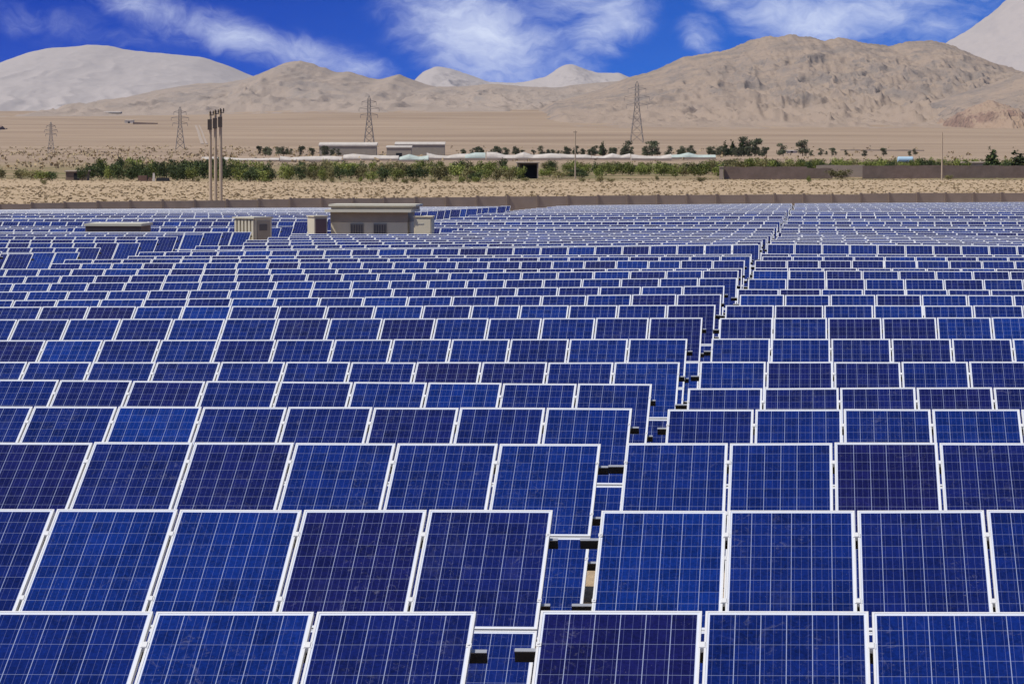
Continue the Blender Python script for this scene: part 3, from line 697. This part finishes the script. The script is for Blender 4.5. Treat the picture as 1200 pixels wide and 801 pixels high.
for v in range(3):
    g = random.Random(v + 77); bl = [(g.uniform(-.2, .2), g.uniform(-.2, .2), g.uniform(.2, .82), g.uniform(.14, .26), g.uniform(.14, .26), g.uniform(.12, .2)) for k in range(9)]
    round_me.append(leaf_mesh('crown', M['leaf_grey'], bl, 900, .04, 300 + v))
def trunk_me(name, h, r, limbs, seed):
    g = random.Random(seed); mb = MB(); mb.tube([(0, 0, -.08), (.01, 0, h * .5), (g.uniform(-.03, .03), 0, h)], [r, r * .7, r * .35], 6)
    for k in range(limbs):
        a = g.uniform(0, 6.28); z = h * g.uniform(.3, .9); mb.bar((0, 0, z), (.25 * math.cos(a), .25 * math.sin(a), z + .2), r * .7, r * .3)
    return mb.mesh(name, M['bark'])
stem_me = trunk_me('stem', .35, .02, 5, 1); trunkm = trunk_me('trunk', .75, .03, 6, 2)
def shrub(p, wdt, hgt, kind, label, group):
    t = empty('shrub', p, label, 'shrub', group)
    o = link_mesh('foliage', rnd.choice(shrub_me[kind]), t); o.scale = (wdt, wdt * rnd.uniform(.8, 1.1), hgt); o.rotation_euler.z = rnd.uniform(0, 6.28)
    s = link_mesh('stem', stem_me, t); s.scale = (hgt, hgt, hgt); return t
def tree(p, hgt, me, label, group=None, wide=1.0):
    t = empty('tree', p, label, 'tree', group)
    o = link_mesh('crown', me, t); o.scale = (hgt * wide, hgt * wide, hgt); o.rotation_euler.z = rnd.uniform(0, 6.28)
    s = link_mesh('trunk', trunkm, t); s.scale = (hgt, hgt, hgt); return t
KN = {'green': 'fresh green shrub', 'dark': 'dark green shrub', 'olive': 'dry olive shrub'}
def where(px):
    for lim, s in ((70, 'at the thin end past the brown hut'), (180, 'near the brown hut in the green belt'), (300, 'behind the three concrete poles'), (460, 'in front of the white roofed sheds'),
                   (600, 'between the pale sheeting and the sand strip'), (700, 'beside the small open field shed'), (850, 'near the lone pole in the sand strip'), (1010, 'behind the short mud brick wall')):
        if px < lim: return s
    return 'behind the long mud brick wall'
SH = []
g = random.Random(21)
# belt of bushes: (x0, x1, step, base distance, height px range, kinds)
for x0, x1, step, d0, h0, h1, kinds in [(-40, 75, 15, 735, 9, 15, 'GDO'), (100, 330, 10, 745, 17, 25, 'DDDG'), (110, 300, 12, 800, 19, 27, 'DDO'), (120, 330, 14, 870, 20, 26, 'DG'), (330, 610, 12, 760, 15, 23, 'GGOD'), (340, 610, 13, 830, 15, 21, 'GGO'), (350, 600, 15, 900, 17, 20, 'DGO'),
                                        (610, 690, 12, 820, 12, 17, 'DOG'), (690, 860, 10, 850, 14, 19, 'GGO'), (640, 860, 11, 930, 13, 17, 'OGD'), (835, 1140, 11, 900, 17, 22, 'GOGD'), (840, 1240, 11, 960, 16, 20, 'OGG'), (1060, 1250, 14, 930, 17, 20, 'OGD')]:
    x = x0
    while x < x1:
        px = x + g.uniform(-4, 4); d = d0 * g.uniform(.97, 1.04); hpx = g.uniform(h0, h1); k = {'G': 'green', 'D': 'dark', 'O': 'olive'}[g.choice(kinds)]
        SH.append((px, d, hpx * d / F * .92, g.uniform(13, 20) * d / F, k)); x += step
# low bushes straying onto the sand
for k in range(26): 
    px = g.choice([g.uniform(400, 720), g.uniform(400, 860), g.uniform(0, 1200)]); d = g.uniform(660, 760); SH.append((px, d, g.uniform(4, 9) * d / F, g.uniform(6, 11) * d / F, g.choice(['olive', 'green', 'olive'])))
for px, d, h_, w_, k in SH:
    p = on_ground(px, d); shrub(p, w_, h_, k, (KN[k] + ' ' if d > 765 or h_ > 2.2 else 'low ' + k + ' bush on the sand ') + where(px), 'shrubs of the green belt')
for px, yt, d, me, wd, lab in [(1160, 171, 850, tree_me[0], 1.5, 'dark pointed tree standing over the long mud brick wall'), (1190, 174, 850, tree_me[1], 1.9, 'bushy dark tree over the wall, last before the frame edge')]:
    p = on_ground(px, d); tree(p, at(px, yt, d).z - p.z, me, lab, None, wd)
p = on_ground(985, 800); shrub(p, 5.4, 3.0, 'olive', 'round grey green bush in front of the pale block wall', None)
for k in range(130):                                    # far tree line
    px = g.choice([g.uniform(525, 830), g.uniform(525, 830), g.uniform(525, 830), g.uniform(828, 900), g.uniform(300, 400), g.uniform(830, 1075)]); d = g.uniform(1560, 1680)
    yb = HOR - (gz(*at(px, 300, d).xy) - CAMZ) * F / d; hp = yb - (g.uniform(169.5, 176) if px < 900 else g.uniform(172, 177))
    p = on_ground(px, d); tree(p, hp * d / F, g.choice(round_me), 'small dark tree in the far line ' + ('behind the pale sheeting' if px < 830 else 'at the edge of the plain'), 'trees of the far line', 1.05)
for px, hp, lab in [(868, 17, 'tall dark tree in the tight far clump, paler side'), (876, 18, 'tallest dark tree of the tight far clump'), (884, 17, 'dark tree closing the tight far clump'), (849, 13, 'lone dark tree beside the tight far clump'), (857, 14, 'slim dark tree just before the tight far clump'),
                    (940, 15, 'slim dark tree alone on the edge of the plain'), (917, 10, 'low dark tree near the slim lone tree'), (706, 12, 'round dark tree standing up from the far line before the pylon'), (732, 13, 'dark tree at the foot of the largest pylon'), (764, 14, 'pointed dark tree just past the largest pylon')]:
    d = 1600; p = on_ground(px, d); tree(p, (hp + 6) * d / F, g.choice(round_me + tree_me), lab, 'trees of the far line', 1.15)

# dry tufts scattered over the sand strip: too many to count
V, Fc = [], []
ng = np.random.default_rng(5)
for k in range(12000):
    d = 340 * math.exp(ng.random() * math.log(820 / 340)); px = ng.uniform(-80, 1280)
    a = at(px, 300, d); z0 = None
    s = ng.uniform(.08, .26); 
    V.append((a.x, a.y, s))
PX = np.array([q[0] for q in V]); PY = np.array([q[1] for q in V]); PZ = ground(PX, PY); VV = []
for (x, y, s), z in zip(V, PZ):
    for q in range(5):
        th = ng.uniform(0, 6.28); dx, dy = math.cos(th) * s, math.sin(th) * s; hh = s * ng.uniform(.35, .9); i = len(VV); ox, oy = ng.uniform(-.5, .5) * s, ng.uniform(-.5, .5) * s
        VV += [(x + ox - dx * .6, y + oy - dy * .6, z - .02), (x + ox + dx * .6, y + oy + dy * .6, z - .02), (x + ox + dx, y + oy + dy, z + hh), (x + ox - dx * .8, y + oy - dy * .8, z + hh * .8)]
        Fc.append((i, i + 1, i + 2, i + 3))
me = bpy.data.meshes.new('dry_scrub'); me.from_pydata(VV, [], Fc); me.materials.append(M['leaf_dry']); me.update()
tag(link_mesh('dry_scrub', me), 'straw coloured tufts of dry scrub over the sand strip', 'dry scrub', kind='stuff')
# sparse scrub on the plain
VV, Fc = [], []
A = [at(ng.uniform(-60, 420) if k % 3 else ng.uniform(-60, 1280), 300, ng.uniform(1050, 2300)) for k in range(950)]
PZ = ground(np.array([a.x for a in A]), np.array([a.y for a in A]))
for a, z in zip(A, PZ):
    s = ng.uniform(.6, 1.7)
    for q in range(7):
        c = Vector((a.x + ng.normal() * s * .6, a.y + ng.normal() * s * .6, z + abs(ng.normal()) * s * .5)); u = Vector(ng.normal(size=3)).normalized() * s * .5; v = Vector(ng.normal(size=3)).normalized() * s * .4; i = len(VV)
        VV += [tuple(c - u), tuple(c - v), tuple(c + u), tuple(c + v)]; Fc.append((i, i + 1, i + 2, i + 3))
me = bpy.data.meshes.new('plain_scrub'); me.from_pydata(VV, [], Fc); me.materials.append(M['leaf_dry']); me.update()
tag(link_mesh('plain_scrub', me), 'sparse grey green scrub dotting the plain beyond the green belt', 'scrub', kind='stuff')

# ------------------------------------------------------------------ farm buildings and walls
def shed(px0, px1, ytop, d, depth, label, m1, m2, open_=False, name='farm_shed', rh=.35, door=True, over=.3, pitch=0):
    p, w_, h_ = box_at(px0, px1, ytop, d); t = empty(name, p, label, 'shed'); t.rotation_euler.z = TH
    mb = MB()
    if open_:
        mb.box(-w_ / 2, -w_ / 2 + .3, 0, depth, -.5, h_ - rh); mb.box(w_ / 2 - .3, w_ / 2, 0, depth, -.5, h_ - rh); mb.box(-w_ / 2 + .3, w_ / 2 - .3, depth - .3, depth, -.5, h_ - rh)
        mb.build('wall', m1, t); mb = MB(); mb.box(-w_ * .28, w_ * .4, depth - .8, depth - .32, 0, h_ * .8); mb.build('shade_block', M['dark'], t)  # near-black block added to stand for the shade inside the open front
    else:
        mb.box(-w_ / 2, w_ / 2, 0, depth, -.5, h_ - rh); mb.build('wall', m1, t)
        if door:
            mb = MB(); mb.box(-w_ * .12, w_ * .12, -.08, -.003, 0, min(2.2, h_ * .7)); mb.build('door', M['dark'], t)
    mb = MB(); a, b = w_ / 2 + over, depth + over; z = h_ - rh + .003
    mb.hexa([(-a, -over, z), (a, -over, z), (a, b, z + pitch), (-a, b, z + pitch), (-a, -over, z + rh * .6), (a, -over, z + rh * .6), (a, b, z + rh + pitch), (-a, b, z + rh + pitch)]); mb.build('roof', m2, t)
    return t
shed(77, 102, 199.5, 728, 4, 'square brown mud hut in front of the dark shrubs', M['adobe'], M['block'], door=True)
shed(606, 631, 189.5, 815, 4, 'small open fronted shed with a dark inside in the green belt', M['block'], M['block'], True)
shed(374, 441, 168.5, 1640, 9, 'long low shed with a white roof nearer the poles', M['bluegrey'], M['white'], rh=1.3, door=False, pitch=.8)
shed(463, 521, 168, 1660, 10, 'long low shed with a white roof past the pylon', M['bluegrey'], M['white'], rh=.9, door=False, pitch=.8)
shed(453, 482, 171.5, 1560, 8, 'blue grey shed with a pale roof strip in front of the long shed', M['bluegrey'], M['white'], rh=.8, pitch=.4)
shed(121, 141, 130.5, base_d(131, 135), 30, 'tiny white building high on the far plain', M['bluegrey'], M['white'], rh=3)
shed(146, 156, 140.5, base_d(151, 144.5), 14, 'small white house on the plain with a dark wall beside it', M['white'], M['white'], rh=1.2, door=True)
shed(1129, 1155, 189.5, 900, 4, 'sand coloured flat roof showing over the long brick wall', M['block'], M['block'], rh=.4, door=False)
shed(922, 934, 176, base_d(928, 179.5), 5, 'tiny white hut at the edge of the far tree line', M['white'], M['white'], rh=.5, door=True)
def tunnel(px0, px1, ytop, d, material, label, grp='polytunnels beyond the green belt'):
    p, w_, h_ = box_at(px0, px1, ytop, d); t = empty('polytunnel', p, label, 'polytunnel', grp); t.rotation_euler.z = TH + rnd.uniform(-.03, .03)
    n = 10; k = max(2, int(w_ / 4)); v = []; f = []; D2 = 7.0
    for i in range(k + 1):
        sag = rnd.uniform(.58, 1.08)
        for j in range(n + 1):
            a = math.pi * j / n; v.append((-w_ / 2 + w_ * i / k, D2 / 2 - D2 / 2 * math.cos(a), h_ * sag * math.sin(a) ** .7 - (.3 if j in (0, n) else 0)))
    for i in range(k):
        for j in range(n): q = i * (n + 1) + j; f.append((q, q + n + 1, q + n + 2, q + 1))
    f.append(tuple(range(n + 1))); f.append(tuple(k * (n + 1) + j for j in reversed(range(n + 1))))
    me = bpy.data.meshes.new('cover'); me.from_pydata(v, [], f); me.materials.append(material); me.update(); link_mesh('cover', me, t)
    mb = MB(); mb.box(-w_ / 2, w_ / 2, -.15, .05, -.4, h_ * .28); mb.build('shade_strip', M['block'], t); return t  # dull strip added for the shaded lower side of the cover
for a, b, yt, dd, m_, lab in [(236, 268, 181, 1330, 'white', 'short white polytunnel behind the three concrete poles'), (262, 330, 180.5, 1340, 'white', 'white polytunnel just past the three concrete poles'), (328, 404, 179, 1350, 'white', 'white polytunnel in front of the longest white roof'), (402, 470, 178.3, 1360, 'white', 'white polytunnel below the pylon by the sheds'), (468, 505, 178.2, 1340, 'mint', 'short greenish polytunnel below the blue grey shed'), (500, 552, 178, 1350, 'white', 'white polytunnel between two greenish ones'),
                              (545, 572, 176.5, 1345, 'mint', 'small mint green polytunnel behind the open shed'), (570, 660, 177, 1360, 'white', 'longest white polytunnel, behind the open field shed'), (655, 742, 177, 1370, 'white', 'white polytunnel ending near the largest pylon'), (740, 790, 176.6, 1370, 'white', 'white polytunnel just past the largest pylon'), (786, 842, 176.3, 1375, 'mint', 'last greenish polytunnel beside the tight clump of trees')]:
    tunnel(a, b - 3, yt + rnd.uniform(1.2, 3.2), dd * rnd.uniform(.97, 1.05), M[m_], lab)
def field_wall(pxs, ytops, d, material, label, thick=.5):
    p0, p1 = on_ground(pxs[0], d), on_ground(pxs[-1], d * 1.0); t = empty('mud_wall', (p0 + p1) / 2, label, 'wall'); B = t.location.copy()
    n = max(6, int((p1 - p0).length / 2.5)); mb = MB(); u = (p1 - p0).xy.normalized(); nn = Vector((-u.y, u.x)) * thick / 2; prev = None
    for i in range(n + 1):
        k = i / n; P = p0.lerp(p1, k); px = pxs[0] + (pxs[-1] - pxs[0]) * k
        zt = at(px, float(np.interp(px, pxs, ytops)), d).z + rnd.uniform(-.12, .12); zb = gz(P.x, P.y) - .5
        q = [Vector((P.x - nn.x, P.y - nn.y, zb)) - B, Vector((P.x + nn.x, P.y + nn.y, zb)) - B, Vector((P.x + nn.x, P.y + nn.y, zt)) - B, Vector((P.x - nn.x, P.y - nn.y, zt)) - B]
        if prev: mb.hexa([prev[0], q[0], q[1], prev[1], prev[3], q[3], q[2], prev[2]])
        prev = q
    mb.build('wall_run', material, t); return t
field_wall([848, 945], [195.5, 195.5], 790, M['adobe'], 'short dark mud brick wall with a pale end post')
mb = MB(); p = on_ground(845, 789); t = empty('gate_pillar', p, 'pale pillar at the end of the short mud brick wall', 'pillar'); mb.box(-.5, .5, -.5, .5, -.5, 3.0); mb.box(-.62, .62, -.62, .62, 3.003, 3.25); mb.build('pillar_shaft', M['block'], t)
field_wall([943, 975], [196.5, 197.5], 812, M['adobe'], 'low dark stretch of wall before the pale block wall')
field_wall([956, 1012], [193.5, 193.5], 835, M['block'], 'pale block wall behind the round bush')
field_wall([1010, 1262], [194, 194], 800, M['adobe'], 'long dark mud brick wall along the sand strip')
field_wall([157, 186], [143.2, 144.2], base_d(170, 145.5), M['adobe'], 'dark low wall trailing from the small white house', 2.0)
field_wall([984, 1082], [175.2, 175.6], base_d(1050, 177.2), M['block'], 'thin dark wall far out past the tank, on the plain', 1.5)
# water tank
p = on_ground(1060, 930); h_ = at(1060, 183.5, 930).z - p.z
t = empty('water_tank', p, 'pale blue water tank on a stand behind the long wall', 'water tank'); t.rotation_euler.z = TH
v = []; f = []; n = 16; Lk = 4.6
for i, (x, r) in enumerate([(-Lk / 2, .01), (-Lk / 2, .75), (-Lk / 2 + .2, .95), (Lk / 2 - .2, .95), (Lk / 2, .75), (Lk / 2, .01)]):
    for j in range(n): a = 2 * math.pi * j / n; v.append((x, r * math.cos(a), h_ - .95 + r * math.sin(a)))
for i in range(5):
    for j in range(n): f.append((i * n + j, i * n + (j + 1) % n, (i + 1) * n + (j + 1) % n, (i + 1) * n + j))
me = bpy.data.meshes.new('tank_body'); me.from_pydata(v, [], f); me.materials.append(M['tank']); me.update(); link_mesh('tank_body', me, t)
for x in (-1.6, 1.6):
    mb = MB(); mb.box(x - .2, x + .2, -.7, .7, -.3, h_ - 1.75); mb.build('stand', M['block'], t)
# scrap heap
p = on_ground(178, 722); t = empty('scrap_heap', p, 'brown heap of scrap at the foot of the dark shrubs', 'scrap heap')
for nm, m_, bx in (('rusty_bin', 'rust', (-3.2, -1.0, 0, 1.4, -.2, 1.3)), ('pale_sheet', 'white', (.2, .9, -.1, .1, -.2, 1.9)), ('dark_block', 'dark', (1.0, 4.0, .2, 1.6, -.2, .8)), ('broken_beam', 'rust', (-.8, .1, .1, .4, -.2, .9))):
    mb = MB(); mb.box(*bx, top=.12); mb.build(nm, M[m_], t)
# pale track up the plain
def track(a, b, d0, d1, wd, label):
    v = []; n = 40
    for i in range(n + 1):
        k = i / n; d = d0 + (d1 - d0) * k; px = a + (b - a) * k; P = on_ground(px, d)
        for s in (-1, 1): x, y = P.x + s * wd / 2, P.y; v.append((x, y, gz(x, y) + .3))
    f = [(2 * i, 2 * i + 1, 2 * i + 3, 2 * i + 2) for i in range(n)]
    me = bpy.data.meshes.new('dirt_track'); me.from_pydata(v, [], f); me.materials.append(M['block']); me.update(); tag(link_mesh('dirt_track', me), label, 'track', kind='structure')
track(238, 230, 2500, 4200, 3.0, 'pale dirt track climbing the plain past the poles')
track(243, 234, 2500, 4200, 2.0, 'second thin wheel track climbing the plain')

# ------------------------------------------------------------------ haze
m = bpy.data.materials.new('haze air'); m.use_nodes = True; h = NT(m.node_tree); h.n.clear()
pv = h.new('ShaderNodeVolumePrincipled'); pv.inputs['Density'].default_value = 6.5e-6; pv.inputs['Color'].default_value = (.70, .82, 1, 1); pv.inputs['Anisotropy'].default_value = .2
ho = h.new('ShaderNodeOutputMaterial'); h.l.new(pv.outputs[0], ho.inputs[1])
mb = MB(); mb.box(-14000, 12500, -300, 21000, -40, 640); tag(mb.build('haze', m), 'thin pale desert haze over the plain', 'haze', kind='stuff')
